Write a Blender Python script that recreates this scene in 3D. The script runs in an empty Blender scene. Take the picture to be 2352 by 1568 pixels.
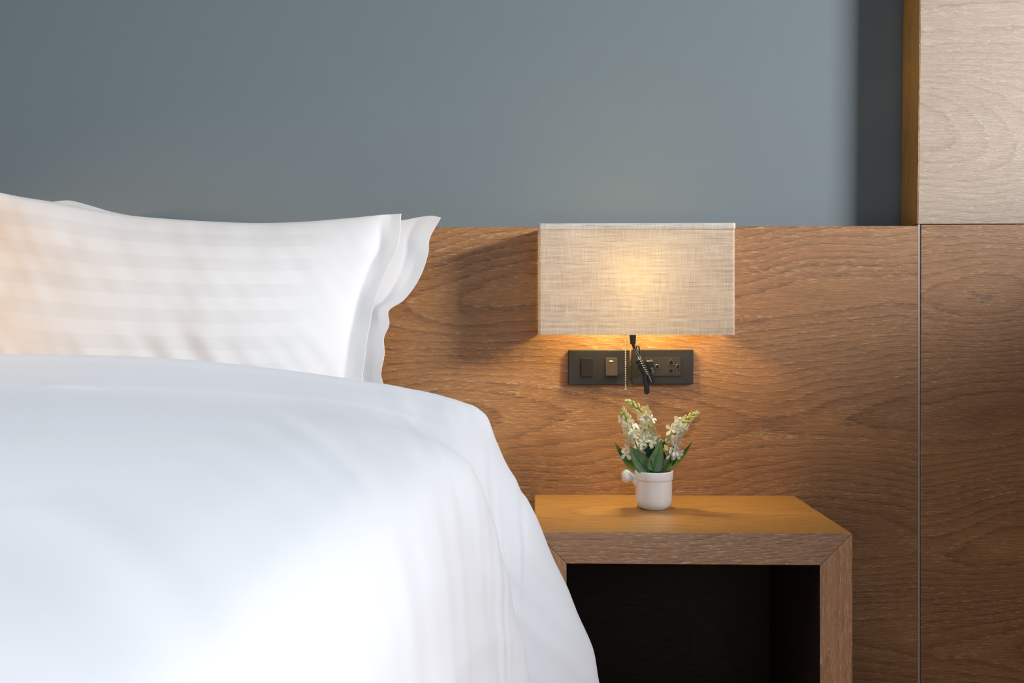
import bpy, bmesh, math, random
from mathutils import Vector, Matrix, noise

random.seed(7)
SC = bpy.context.scene
COL = SC.collection
PI = math.pi

# ------------------------------------------------------------------ camera
F = 2080.0                      # focal length in pixels of the 2352 px frame
CAMD, CAMZ = 1.75, 0.85         # distance to the headboard plane (y = 0), eye height
YAW = math.atan(52 / F)

cam_d = bpy.data.cameras.new('camera')
cam_d.sensor_width = 36.0
cam_d.lens = 36.0 * F / 2352
cam_d.shift_y = -34 / 2352
cam_d.clip_start = 0.01
cam = bpy.data.objects.new('camera', cam_d)
COL.objects.link(cam)
cam.location = (0, -CAMD, CAMZ)
cam.rotation_euler = (PI / 2, 0, YAW)
SC.camera = cam


def P(px, py, D):
    """point seen at pixel (px, py) of the photo on the plane D in front of the camera"""
    dx, dz = (px - 1176) / F, (750 - py) / F
    s, c = math.sin(YAW), math.cos(YAW)
    X, Y = -s + dx * c, c + dx * s
    t = D / Y
    return Vector((X * t, D - CAMD, CAMZ + dz * t))


# ------------------------------------------------------------------ helpers
def obj(name, bm, mat, parent=None, smooth=False):
    me = bpy.data.meshes.new(name)
    bm.normal_update()
    bm.to_mesh(me)
    bm.free()
    for m in (mat if isinstance(mat, (list, tuple)) else [mat]):
        me.materials.append(m)
    if smooth:
        for p in me.polygons:
            p.use_smooth = True
    o = bpy.data.objects.new(name, me)
    COL.objects.link(o)
    if parent is not None:
        o.parent = parent
        o.matrix_parent_inverse = Matrix.Translation(-world_loc(parent))
    return o


def world_loc(o):
    v = Vector(o.location)
    if o.parent is not None:
        return Vector((0, 0, 0)) if o.type != 'EMPTY' else v
    return v


def tag(o, label=None, cat=None, group=None, kind=None):
    if label: o['label'] = label
    if cat: o['category'] = cat
    if group: o['group'] = group
    if kind: o['kind'] = kind
    return o


def thing(name, label, cat, loc, group=None):
    o = bpy.data.objects.new(name, None)
    o.empty_display_size = 0.05
    o.location = loc
    COL.objects.link(o)
    return tag(o, label, cat, group)


def hexa(bm, pts):
    """8 points: bottom 4 (ccw seen from above) then top 4"""
    v = [bm.verts.new(p) for p in pts]
    for f in ((3, 2, 1, 0), (4, 5, 6, 7), (0, 1, 5, 4), (1, 2, 6, 5), (2, 3, 7, 6), (3, 0, 4, 7)):
        bm.faces.new([v[i] for i in f])
    return v


def box(bm, x0, x1, y0, y1, z0, z1):
    return hexa(bm, [(x0, y0, z0), (x1, y0, z0), (x1, y1, z0), (x0, y1, z0),
                     (x0, y0, z1), (x1, y0, z1), (x1, y1, z1), (x0, y1, z1)])


def bevel(bm, w, seg=2):
    bmesh.ops.bevel(bm, geom=list(bm.edges), offset=w, segments=seg, profile=0.5, affect='EDGES', clamp_overlap=True)


def boxbm(x0, x1, y0, y1, z0, z1, bv=0.0, seg=2):
    bm = bmesh.new()
    box(bm, min(x0, x1), max(x0, x1), min(y0, y1), max(y0, y1), min(z0, z1), max(z0, z1))
    if bv: bevel(bm, bv, seg)
    return bm


def cr(pts, t):
    """Catmull-Rom through pts, t in 0..len-1"""
    n = len(pts) - 1
    i = min(max(int(math.floor(t)), 0), n - 1)
    u = t - i
    p1, p2 = pts[i], pts[i + 1]
    p0 = pts[i - 1] if i > 0 else [2 * a - b for a, b in zip(p1, p2)]
    p3 = pts[i + 2] if i + 2 <= n else [2 * b - a for a, b in zip(p1, p2)]
    r = []
    for a, b, c, d in zip(p0, p1, p2, p3):
        r.append(0.5 * (2 * b + (c - a) * u + (2 * a - 5 * b + 4 * c - d) * u * u + (3 * b - a - 3 * c + d) * u ** 3))
    return r


def table(xs, ys, x):
    """monotone-ish smooth interpolation of y(x)"""
    if x <= xs[0]: return ys[0]
    if x >= xs[-1]: return ys[-1]
    for i in range(len(xs) - 1):
        if x <= xs[i + 1]:
            u = (x - xs[i]) / (xs[i + 1] - xs[i])
            def slope(k):
                if k <= 0 or k >= len(xs) - 1:
                    a, b = (0, 1) if k <= 0 else (len(xs) - 2, len(xs) - 1)
                    return (ys[b] - ys[a]) / (xs[b] - xs[a])
                return (ys[k + 1] - ys[k - 1]) / (xs[k + 1] - xs[k - 1])
            h = xs[i + 1] - xs[i]
            m0, m1 = slope(i) * h, slope(i + 1) * h
            u2, u3 = u * u, u ** 3
            return (2 * u3 - 3 * u2 + 1) * ys[i] + (u3 - 2 * u2 + u) * m0 + (-2 * u3 + 3 * u2) * ys[i + 1] + (u3 - u2) * m1


def tube(bm, path, rad, seg=10, res=6, caps=True):
    """round tube along a Catmull-Rom path; rad: number or list per path point"""
    path = [Vector(p) for p in path]
    n = (len(path) - 1) * res
    rr = rad if isinstance(rad, (list, tuple)) else [rad] * len(path)
    pts = [Vector(cr(path, k / res)) for k in range(n + 1)]
    rad_at = [cr([(r,) for r in rr], k / res)[0] for k in range(n + 1)]
    t0 = (pts[1] - pts[0]).normalized()
    up = Vector((0, 0, 1)) if abs(t0.z) < 0.9 else Vector((1, 0, 0))
    nrm = t0.cross(up).normalized()
    rings = []
    for k, p in enumerate(pts):
        t = (pts[min(k + 1, n)] - pts[max(k - 1, 0)])
        if t.length < 1e-9: t = t0.copy()
        t.normalize()
        nrm = (nrm - t * nrm.dot(t)).normalized()
        b = t.cross(nrm)
        rings.append([bm.verts.new(p + (nrm * math.cos(2 * PI * j / seg) + b * math.sin(2 * PI * j / seg)) * rad_at[k])
                      for j in range(seg)])
    for a, b in zip(rings[:-1], rings[1:]):
        for j in range(seg):
            bm.faces.new((a[j], a[(j + 1) % seg], b[(j + 1) % seg], b[j]))
    if caps:
        bm.faces.new(list(reversed(rings[0])))
        bm.faces.new(rings[-1])


def lathe(bm, prof, cx, cy, seg=48):
    """prof: list of (r, z)"""
    rings = []
    for r, z in prof:
        if r < 1e-6:
            rings.append([bm.verts.new((cx, cy, z))])
        else:
            rings.append([bm.verts.new((cx + r * math.cos(2 * PI * j / seg), cy + r * math.sin(2 * PI * j / seg), z)) for j in range(seg)])
    for a, b in zip(rings[:-1], rings[1:]):
        for j in range(seg):
            k = (j + 1) % seg
            if len(a) == 1:
                bm.faces.new((a[0], b[k], b[j]))
            elif len(b) == 1:
                bm.faces.new((a[j], a[k], b[0]))
            else:
                bm.faces.new((a[j], a[k], b[k], b[j]))
    bmesh.ops.recalc_face_normals(bm, faces=bm.faces)


def prism(bm, pts2, y0, y1):
    """outline in x,z extruded from y0 (front, nearer the room) to y1"""
    a = [bm.verts.new((x, y0, z)) for x, z in pts2]
    b = [bm.verts.new((x, y1, z)) for x, z in pts2]
    bm.faces.new(a)
    bm.faces.new(list(reversed(b)))
    n = len(a)
    for i in range(n):
        bm.faces.new((a[i], b[i], b[(i + 1) % n], a[(i + 1) % n]))
    bmesh.ops.recalc_face_normals(bm, faces=bm.faces)


# ------------------------------------------------------------------ materials
def newmat(name):
    m = bpy.data.materials.new(name)
    m.use_nodes = True
    nt = m.node_tree
    nt.nodes.clear()
    out = nt.nodes.new('ShaderNodeOutputMaterial')
    b = nt.nodes.new('ShaderNodeBsdfPrincipled')
    nt.links.new(b.outputs[0], out.inputs[0])
    return m, nt, b, out


class N:
    """small node-building helper"""
    def __init__(self, nt): self.nt = nt
    def new(self, t, **kw):
        n = self.nt.nodes.new(t)
        for k, v in kw.items(): setattr(n, k, v)
        return n
    def link(self, a, b): self.nt.links.new(a, b)
    def put(self, sock, v):
        if hasattr(v, 'is_output'): self.link(v, sock)
        else: sock.default_value = v
    def math(self, op, a, b=0.0, clamp=False):
        n = self.new('ShaderNodeMath', operation=op, use_clamp=clamp)
        self.put(n.inputs[0], a); self.put(n.inputs[1], b)
        return n.outputs[0]
    def comb(self, x, y, z):
        n = self.new('ShaderNodeCombineXYZ')
        for i, v in enumerate((x, y, z)): self.put(n.inputs[i], v)
        return n.outputs[0]
    def noise(self, vec, scale=1.0, detail=2.0, rough=0.5, dist=0.0):
        n = self.new('ShaderNodeTexNoise')
        self.link(vec, n.inputs['Vector'])
        n.inputs['Scale'].default_value = scale
        n.inputs['Detail'].default_value = detail
        n.inputs['Roughness'].default_value = rough
        n.inputs['Distortion'].default_value = dist
        return n.outputs[0]
    def ramp(self, fac, stops, interp='LINEAR'):
        n = self.new('ShaderNodeValToRGB')
        n.color_ramp.interpolation = interp
        e = n.color_ramp.elements
        while len(e) < len(stops): e.new(0.5)
        for i, (p, c) in enumerate(stops):
            e[i].position = p
            e[i].color = (c, c, c, 1) if isinstance(c, (int, float)) else (*c, 1)
        self.link(fac, n.inputs[0])
        return n.outputs[0]
    def mix(self, fac, a, b, blend='MIX'):
        n = self.new('ShaderNodeMix', data_type='RGBA', blend_type=blend)
        self.put(n.inputs[0], fac)
        for s, v in ((n.inputs[6], a), (n.inputs[7], b)):
            self.put(s, (*v, 1) if isinstance(v, tuple) and len(v) == 3 else v)
        return n.outputs[2]
    def bump(self, h, strength, dist, bsdf):
        n = self.new('ShaderNodeBump')
        n.inputs['Strength'].default_value = strength
        n.inputs['Distance'].default_value = dist
        self.link(h, n.inputs['Height'])
        self.link(n.outputs[0], bsdf.inputs['Normal'])
        return n


def wood(name, grain='X', seed=0.0, base=(.42, .190, .060), dark=(.110, .036, .009), pale=(.66, .46, .25),
         rough=0.47, spec=1.0, rings=19.0, pore=1.0, fx=1.6, fc=2.2, period=.44, amp=5.0):
    m, nt, b, out = newmat(name)
    n = N(nt)
    tc = n.new('ShaderNodeTexCoord')
    sep = n.new('ShaderNodeSeparateXYZ')
    n.link(tc.outputs['Object'], sep.inputs[0])
    x, y, z = sep.outputs
    if grain == 'X':
        g, c = x, n.math('ADD', z, n.math('MULTIPLY', y, 0.93))
    else:
        g, c = z, n.math('ADD', x, n.math('MULTIPLY', y, 0.93))
    # annual rings: level lines of a field stretched along the grain (cathedral figure)
    warp = n.noise(n.comb(n.math('MULTIPLY', g, 1.7), n.math('MULTIPLY', c, 3.0), seed + 21), 1.0, 2.0, 0.5)
    cw = n.math('ADD', c, n.math('MULTIPLY', n.math('SUBTRACT', warp, 0.5), 0.16))
    wav = n.math('COSINE', n.math('ADD', n.math('MULTIPLY', cw, 2 * PI / period), seed * 2.7))
    f1 = n.noise(n.comb(n.math('MULTIPLY', g, fx), n.math('MULTIPLY', c, fc), seed), 1.0, 1.0, 0.4)
    wob = n.noise(n.comb(n.math('MULTIPLY', g, 30.0), n.math('MULTIPLY', c, 90.0), seed + 3), 1.0, 2.0, 0.6)
    fld = n.math('ADD', n.math('MULTIPLY', f1, rings), n.math('MULTIPLY', wob, 0.50))
    fld = n.math('ADD', fld, n.math('ADD', n.math('MULTIPLY', wav, amp), n.math('MULTIPLY', g, 5.0)))
    fr = n.math('FRACT', fld)
    ring = n.ramp(fr, [(0.0, 0.0), (0.30, 0.10), (0.70, 0.38), (0.93, 1.0), (1.0, 0.0)])
    tone = n.noise(n.comb(n.math('MULTIPLY', g, 0.9), n.math('MULTIPLY', c, 11.0), seed + 9), 1.0, 3.0, 0.55)
    tone = n.ramp(tone, [(0.3, 0.0), (0.7, 1.0)])
    streak = n.noise(n.comb(n.math('MULTIPLY', g, 26.0), n.math('MULTIPLY', c, 330.0), seed + 5), 1.0, 3.0, 0.7)
    streak = n.ramp(streak, [(0.38, 0.0), (0.62, 1.0)])
    por = n.noise(n.comb(n.math('MULTIPLY', g, 70.0), n.math('MULTIPLY', c, 520.0), n.math('ADD', n.math('MULTIPLY', fr, 0.6), seed + 7)), 1.0, 1.5, 0.5)
    por = n.ramp(por, [(0.56, 0.0), (0.63, 1.0)])
    patch = n.ramp(n.noise(n.comb(n.math('MULTIPLY', g, 2.5), n.math('MULTIPLY', c, 20.0), seed + 13), 1.0, 2.0), [(0.33, 0.35), (0.60, 1.0)])
    por = n.math('MULTIPLY', por, n.math('MULTIPLY', patch, n.ramp(fr, [(0.0, 1.0), (0.16, 0.9), (0.32, 0.5), (0.85, 0.4), (1.0, 1.0)])))
    dfac = n.math('MULTIPLY', n.math('ADD', n.math('MULTIPLY', ring, 0.66), n.math('MULTIPLY', tone, 0.34)), 0.92)
    col = n.mix(dfac, base, dark)
    lift = tuple(min(1, v * 1.38) for v in base)
    col = n.mix(n.math('MULTIPLY', streak, 0.42), col, lift)
    col = n.mix(n.math('MULTIPLY', por, 0.70 * pore), col, pale)
    n.link(col, b.inputs['Base Color'])
    n.put(b.inputs['Roughness'], n.math('ADD', n.math('MULTIPLY', por, 0.12), rough))
    b.inputs['Specular IOR Level'].default_value = spec
    h = n.math('SUBTRACT', n.math('MULTIPLY', streak, 0.5), n.math('MULTIPLY', por, 0.8))
    n.bump(h, 0.38, 0.0012, b)
    return m


def plain(name, col, rough=0.5, spec=0.5, metal=0.0, noise_amt=0.0, scale=60.0, bump=0.0, coat=0.0):
    m, nt, b, out = newmat(name)
    n = N(nt)
    b.inputs['Roughness'].default_value = rough
    b.inputs['Specular IOR Level'].default_value = spec
    b.inputs['Metallic'].default_value = metal
    b.inputs['Coat Weight'].default_value = coat
    tc = n.new('ShaderNodeTexCoord')
    nz = n.noise(tc.outputs['Object'], scale, 3.0, 0.55)
    lo = tuple(v * (1 - noise_amt) for v in col)
    hi = tuple(min(1, v * (1 + noise_amt)) for v in col)
    n.link(n.mix(nz, lo, hi), b.inputs['Base Color'])
    if bump: n.bump(nz, bump, 0.001, b)
    return m


M = {}
M['wood_wall'] = wood('oak_laminate_headboard', 'X', 2.3)
M['wood_panel'] = wood('oak_laminate_wall_panel', 'X', 8.1)
M['wood_panel_lit'] = wood('oak_laminate_upper_lit', 'X', 15.7, base=(.46, .36, .275), dark=(.29, .20, .14), pale=(.70, .62, .53))  # same oak made paler and greyer: window light painted into the colour
M['wood_top'] = wood('oak_laminate_tabletop', 'X', 21.2, base=(.52, .26, .066), dark=(.22, .10, .032), pale=(.42, .27, .14), rings=5, pore=0.5, rough=.38)
M['wood_rail'] = wood('oak_laminate_rail', 'X', 27.9, base=(.42, .225, .12), dark=(.14, .06, .028), pale=(.72, .55, .40), period=.16, amp=4.0, rings=10)
M['wood_side'] = wood('oak_laminate_side', 'Z', 33.4, base=(.50, .255, .125), dark=(.20, .085, .035), pale=(.80, .60, .42), period=.14, amp=3.0, rings=9)
M['wood_edge'] = wood('oak_edge_band', 'Z', 40.0, base=(.62, .33, .08), dark=(.42, .20, .04), rings=4, pore=0.3)
M['wood_inner_shade'] = wood('shade_darkened_lining', 'X', 44.0, base=(.030, .020, .015), dark=(.014, .009, .007), pale=(.05, .036, .027), rough=.55, spec=.3)  # shade inside the nightstand is put into this wood colour
M['edge_white'] = plain('pale_edge_strip', (.55, .52, .53), 0.4, noise_amt=.1, scale=40)
M['paint'] = plain('blue_grey_wall_paint', (.198, .248, .276), 0.62, .35, noise_amt=.035, scale=140, bump=.08)
M['floor'] = wood('oak_floor_boards', 'X', 51.0)
M['white_paint'] = plain('white_wall_paint', (.7, .7, .68), 0.7, noise_amt=.02)
M['plate'] = plain('anthracite_plastic', (.023, .022, .028), 0.50, .35, noise_amt=.12, scale=900, bump=.03)
M['rocker'] = plain('anthracite_rocker_plastic', (.024, .019, .019), 0.42, .35, noise_amt=.1, scale=900)
M['rocker_up'] = plain('bronze_rocker_plastic', (.060, .046, .038), 0.42, .35, noise_amt=.1, scale=900)
M['insert'] = plain('bronze_socket_plastic', (.034, .027, .027), 0.45, .35, noise_amt=.1, scale=900)
M['rim'] = plain('glossy_socket_rim', (.07, .055, .048), 0.22, .8, noise_amt=.05)
M['black'] = plain('hole_shade_black', (.004, .004, .004), 0.6, .2)
M['rubber'] = plain('black_cable_rubber', (.010, .010, .011), 0.28, .6, noise_amt=.2, scale=300)
M['indicator'] = plain('white_indicator_lens', (.85, .85, .85), 0.3)
M['chrome'] = plain('nickel_bead_chain', (.80, .74, .62), 0.16, .5, 1.0, noise_amt=.05)
M['ceramic'] = plain('white_glazed_ceramic', (.93, .93, .94), 0.10, .6, noise_amt=.015, scale=50, coat=.4)
M['soil'] = plain('dark_foam_filling', (.018, .012, .009), 0.9, .2, noise_amt=.5, scale=220, bump=.6)
M['stem'] = plain('green_stem', (.075, .22, .028), 0.45, .5, noise_amt=.25, scale=180)
M['brass'] = plain('lamp_metal', (.45, .40, .33), 0.35, .5, 1.0)


def leafmat(name, c1, c2):
    m, nt, b, out = newmat(name)
    n = N(nt)
    tc = n.new('ShaderNodeTexCoord')
    nz = n.noise(tc.outputs['Object'], 70, 3.0, 0.5)
    n.link(n.mix(n.ramp(nz, [(.3, 0.0), (.7, 1.0)]), c1, c2), b.inputs['Base Color'])
    b.inputs['Roughness'].default_value = 0.42
    return m


M['leaf_grey'] = leafmat('sage_green_leaf', (.20, .34, .185), (.28, .42, .26))
M['leaf_dark'] = leafmat('dark_green_leaf', (.024, .085, .045), (.045, .12, .065))
M['leaf_mid'] = leafmat('mid_green_leaf', (.09, .21, .05), (.15, .28, .09))
M['vein'] = plain('bright_green_midrib', (.035, .21, .025), 0.4)


def petalmat(name, white, tint):
    m, nt, b, out = newmat(name)
    n = N(nt)
    tc = n.new('ShaderNodeTexCoord')
    nz = n.noise(tc.outputs['Object'], 90, 2.0, 0.5)
    n.link(n.mix(n.ramp(nz, [(.42, 0.0), (.66, 1.0)]), white, tint), b.inputs['Base Color'])
    b.inputs['Roughness'].default_value = 0.5
    tr = n.new('ShaderNodeBsdfTranslucent')
    tr.inputs[0].default_value = (*white, 1)
    mx = n.new('ShaderNodeMixShader')
    mx.inputs[0].default_value = 0.25
    n.link(b.outputs[0], mx.inputs[1]); n.link(tr.outputs[0], mx.inputs[2])
    n.link(mx.outputs[0], out.inputs[0])
    return m


M['petal'] = petalmat('white_petal', (.93, .93, .90), (.90, .90, .70))
M['petal_cream'] = petalmat('cream_petal', (.92, .91, .78), (.90, .86, .50))
M['bud_green'] = petalmat('pale_green_bud', (.62, .74, .42), (.36, .54, .20))
M['bud_yellow'] = petalmat('yellow_green_bud', (.75, .74, .30), (.55, .60, .16))


def linen_cloth(name, colour=(.70, .725, .785), stripes=False):
    m, nt, b, out = newmat(name)
    n = N(nt)
    tc = n.new('ShaderNodeTexCoord')
    b.inputs['Roughness'].default_value = 0.75
    b.inputs['Specular IOR Level'].default_value = 0.25
    b.inputs['Sheen Weight'].default_value = 0.12
    b.inputs['Sheen Roughness'].default_value = 0.5
    nz = n.noise(tc.outputs['Object'], 35, 3.0, 0.5)
    col = n.mix(nz, tuple(v * .985 for v in colour), colour)
    if stripes:
        sep = n.new('ShaderNodeSeparateXYZ')
        n.link(tc.outputs['UV'], sep.inputs[0])
        fr = n.math('FRACT', n.math('MULTIPLY', sep.outputs[1], 7.6))
        band = n.ramp(fr, [(0.0, 0.0), (0.47, 0.0), (0.50, 1.0), (0.97, 1.0), (1.0, 0.0)])
        band = n.math('MULTIPLY', band, n.ramp(sep.outputs[0], [(.80, 1.0), (.88, 0.0)]))
        col = n.mix(band, col, tuple(v * .945 for v in colour))
        n.put(b.inputs['Roughness'], n.math('SUBTRACT', 0.75, n.math('MULTIPLY', band, 0.25)))
    n.link(col, b.inputs['Base Color'])
    wv = n.noise(tc.outputs['Object'], 900, 1.0, 0.5)
    n.bump(wv, 0.05, 0.0005, b)
    return m


M['sheet'] = linen_cloth('white_cotton')
M['pillowcase'] = linen_cloth('white_striped_satin', (.745, .745, .76), True)


def burlap(name, trans=0.36):
    m, nt, b, out = newmat(name)
    n = N(nt)
    tc = n.new('ShaderNodeTexCoord')
    sep = n.new('ShaderNodeSeparateXYZ')
    n.link(tc.outputs['Object'], sep.inputs[0])
    x, y, z = sep.outputs
    u = n.math('ADD', x, y)
    warp = n.noise(n.comb(n.math('MULTIPLY', u, 700.0), n.math('MULTIPLY', z, 22.0), 1.0), 1.0, 2.0, 0.6)   # vertical threads
    weft = n.noise(n.comb(n.math('MULTIPLY', u, 32.0), n.math('MULTIPLY', z, 820.0), 5.0), 1.0, 3.0, 0.65)   # horizontal threads
    slub = n.noise(n.comb(n.math('MULTIPLY', u, 11.0), n.math('MULTIPLY', z, 210.0), 9.0), 1.0, 3.0, 0.6)
    th = n.math('ADD', n.math('MULTIPLY', warp, 0.42), n.math('MULTIPLY', weft, 0.58))
    th = n.math('ADD', n.math('MULTIPLY', th, 0.66), n.math('MULTIPLY', slub, 0.34))
    t = n.ramp(th, [(0.36, 0.0), (0.62, 1.0)])
    dark = n.ramp(th, [(0.33, 1.0), (0.42, 0.0)])
    col = n.mix(t, (.50, .435, .355), (.86, .80, .725))
    col = n.mix(n.math('MULTIPLY', dark, 0.6), col, (.17, .13, .085))
    n.link(col, b.inputs['Base Color'])
    b.inputs['Roughness'].default_value = 0.9
    b.inputs['Specular IOR Level'].default_value = 0.1
    n.bump(th, 0.5, 0.001, b)
    tr = n.new('ShaderNodeBsdfTranslucent')
    n.link(n.mix(t, (.55, .46, .34), (.92, .85, .72)), tr.inputs[0])
    mx = n.new('ShaderNodeMixShader')
    mx.inputs[0].default_value = trans
    n.link(b.outputs[0], mx.inputs[1]); n.link(tr.outputs[0], mx.inputs[2])
    n.link(mx.outputs[0], out.inputs[0])
    return m


M['burlap'] = burlap('natural_linen_shade')
M['burlap_hem'] = burlap('natural_linen_hem', 0.04)
mb, ntb, bb, ob = newmat('warm_bulb_glass')
bb.inputs['Base Color'].default_value = (1, .85, .6, 1)
bb.inputs['Emission Color'].default_value = (1, .62, .26, 1)
bb.inputs['Emission Strength'].default_value = 6.0
M['bulb'] = mb

# ------------------------------------------------------------------ setting
XS = P(2111.5, 700, CAMD).x           # seam between headboard and side panels
ZT = P(1550, 520, CAMD).z             # top of the headboard
XR = 2.6                              # right wall
bm = boxbm(-3.2, XR + .15, .08, .20, 0, 2.8)
tag(obj('wall_back', bm, M['paint']), kind='structure')
bm = boxbm(-3.2, XR + .15, -4.6, .20, -.08, 0)
tag(obj('floor', bm, M['floor']), kind='structure')

SILL, SILL_ADDED, HEAD, WY0, WYM, WY1 = 1.59, 1.22, 2.45, -3.2, -1.90, -.45
bm = bmesh.new()
box(bm, XR, XR + .15, WYM, .0785, 0, SILL)
box(bm, XR, XR + .15, -4.6, WYM, 0, SILL_ADDED)  # lower sill stretch added so window light reaches the hanging duvet
box(bm, XR, XR + .15, -4.6, .08, HEAD, 2.8)
box(bm, XR, XR + .15, -4.6, WY0, SILL_ADDED, HEAD)
box(bm, XR, XR + .15, WY1, .08, SILL, HEAD)
tag(obj('wall_right', bm, M['white_paint']), kind='structure')

# headboard panel (grain horizontal) with its pale edge strip
hb = thing('headboard', 'wide brown oak grain headboard panel on the wall behind the bed and nightstand', 'headboard', (XS - 1.6, 0, 0))
bm = boxbm(-3.0, XS - .0025, 0, .0785, 0, ZT, .0008, 1)
obj('panel', bm, M['wood_wall'], hb)
bm = boxbm(XS - .0023, XS + .0022, .0012, .0785, 0, ZT + .003, .0008, 1)
e = obj('edge_strip', bm, M['edge_white'], hb)
tag(e, 'pale edge strip along the right end of the headboard')

zj = P(2230, 514.5, CAMD).z
wp = thing('wall_panel', 'lower oak wall panel between the headboard and the right edge, below the upper panel', 'wall panel', (XS + .9, 0, 0))
bm = boxbm(XS + .003, XR - .002, 0, .0785, 0, zj - .0008, .0008, 1)
obj('panel_face', bm, M['wood_panel'], wp)
wp2 = thing('wall_panel', 'upper oak wall panel, window light painted into its pale tone, standing beside the blue-grey wall', 'wall panel', (XS + .9, 0, zj))
xa, xb = P(2107.5, 510, CAMD).x, P(2113.5, 0, CAMD).x
ztop = P(2113, 0, CAMD).z
sl = (xb - xa) / (ztop - zj)
x2 = xa + sl * (2.8 - zj)
bm = bmesh.new()
hexa(bm, [(xa + .0016, 0, zj + .0008), (XR - .002, 0, zj + .0008), (XR - .002, .0785, zj + .0008), (xa + .0016, .0785, zj + .0008),
          (x2 + .0016, 0, 2.8), (XR - .002, 0, 2.8), (XR - .002, .0785, 2.8), (x2 + .0016, .0785, 2.8)])
obj('panel_face', bm, M['wood_panel_lit'], wp2)
bm = bmesh.new()
hexa(bm, [(xa, .0005, zj + .0008), (xa + .0015, .0005, zj + .0008), (xa + .0015, .0785, zj + .0008), (xa, .0785, zj + .0008),
          (x2, .0005, 2.8), (x2 + .0015, .0005, 2.8), (x2 + .0015, .0785, 2.8), (x2, .0785, 2.8)])
tag(obj('edge_band', bm, M['wood_edge'], wp2), 'warm brown edge band on the side of the upper panel')

# ------------------------------------------------------------------ nightstand
ZN = CAMZ - 385 / F * CAMD * 1.0
DF = 1.432
YF = DF - CAMD
NX1 = P(1958, 1222, DF).x
NX0 = P(1228, 1219, DF).x
T = 73 / F * DF
ns = thing('nightstand', 'open oak nightstand with mitred frame beside the bed', 'nightstand', ((NX0 + NX1) / 2, YF / 2, 0))
g = .0004
bm = bmesh.new()   # top board with mitred ends
hexa(bm, [(NX0 + T + g, YF, ZN - T), (NX1 - T - g, YF, ZN - T), (NX1 - T - g, -.001, ZN - T), (NX0 + T + g, -.001, ZN - T),
          (NX0 + g, YF, ZN), (NX1 - g, YF, ZN), (NX1 - g, -.001, ZN), (NX0 + g, -.001, ZN)])
bevel(bm, .0007, 1)
bm.normal_update()
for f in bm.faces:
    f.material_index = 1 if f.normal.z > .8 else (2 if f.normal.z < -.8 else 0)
obj('tabletop', bm, [M['wood_rail'], M['wood_top'], M['wood_inner_shade']], ns)
for x0, x1, inner in ((NX0, NX0 + T, 1), (NX1, NX1 - T, -1)):
    bm = bmesh.new()
    pts = [(x0, YF, 0), (x1, YF, 0), (x1, -.001, 0), (x0, -.001, 0), (x0, YF, ZN - g), (x1, YF, ZN - T - g), (x1, -.001, ZN - T - g), (x0, -.001, ZN - g)]
    hexa(bm, pts)
    bmesh.ops.recalc_face_normals(bm, faces=bm.faces)
    bevel(bm, .0007, 1)
    bm.normal_update()
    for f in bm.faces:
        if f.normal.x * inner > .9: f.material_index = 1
    obj('side_panel', bm, [M['wood_side'], M['wood_inner_shade']], ns)
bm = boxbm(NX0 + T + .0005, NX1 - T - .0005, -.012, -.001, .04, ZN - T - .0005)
tag(obj('back_panel', bm, M['wood_inner_shade'], ns), 'inner back of the nightstand, its shade painted in near black')
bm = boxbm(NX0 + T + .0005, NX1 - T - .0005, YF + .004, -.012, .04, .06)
obj('bottom_shelf', bm, M['wood_inner_shade'], ns)

# ------------------------------------------------------------------ bed, duvet, pillows
BX0, BX1, BY0 = -1.80, -.128, -1.98
ZM = .700
bed = thing('bed', 'white bed with mattress standing against the headboard left of the nightstand', 'bed', ((BX0 + BX1) / 2, -1.0, 0))
bm = boxbm(BX0 + .03, BX1 - .03, BY0 + .03, -.004, 0, .34, .01, 2)
obj('bed_base', bm, M['wood_wall'], bed)
bm = boxbm(BX0, BX1, BY0, -.003, .345, ZM, .06, 5)
obj('mattress', bm, M['sheet'], bed, True)

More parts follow.
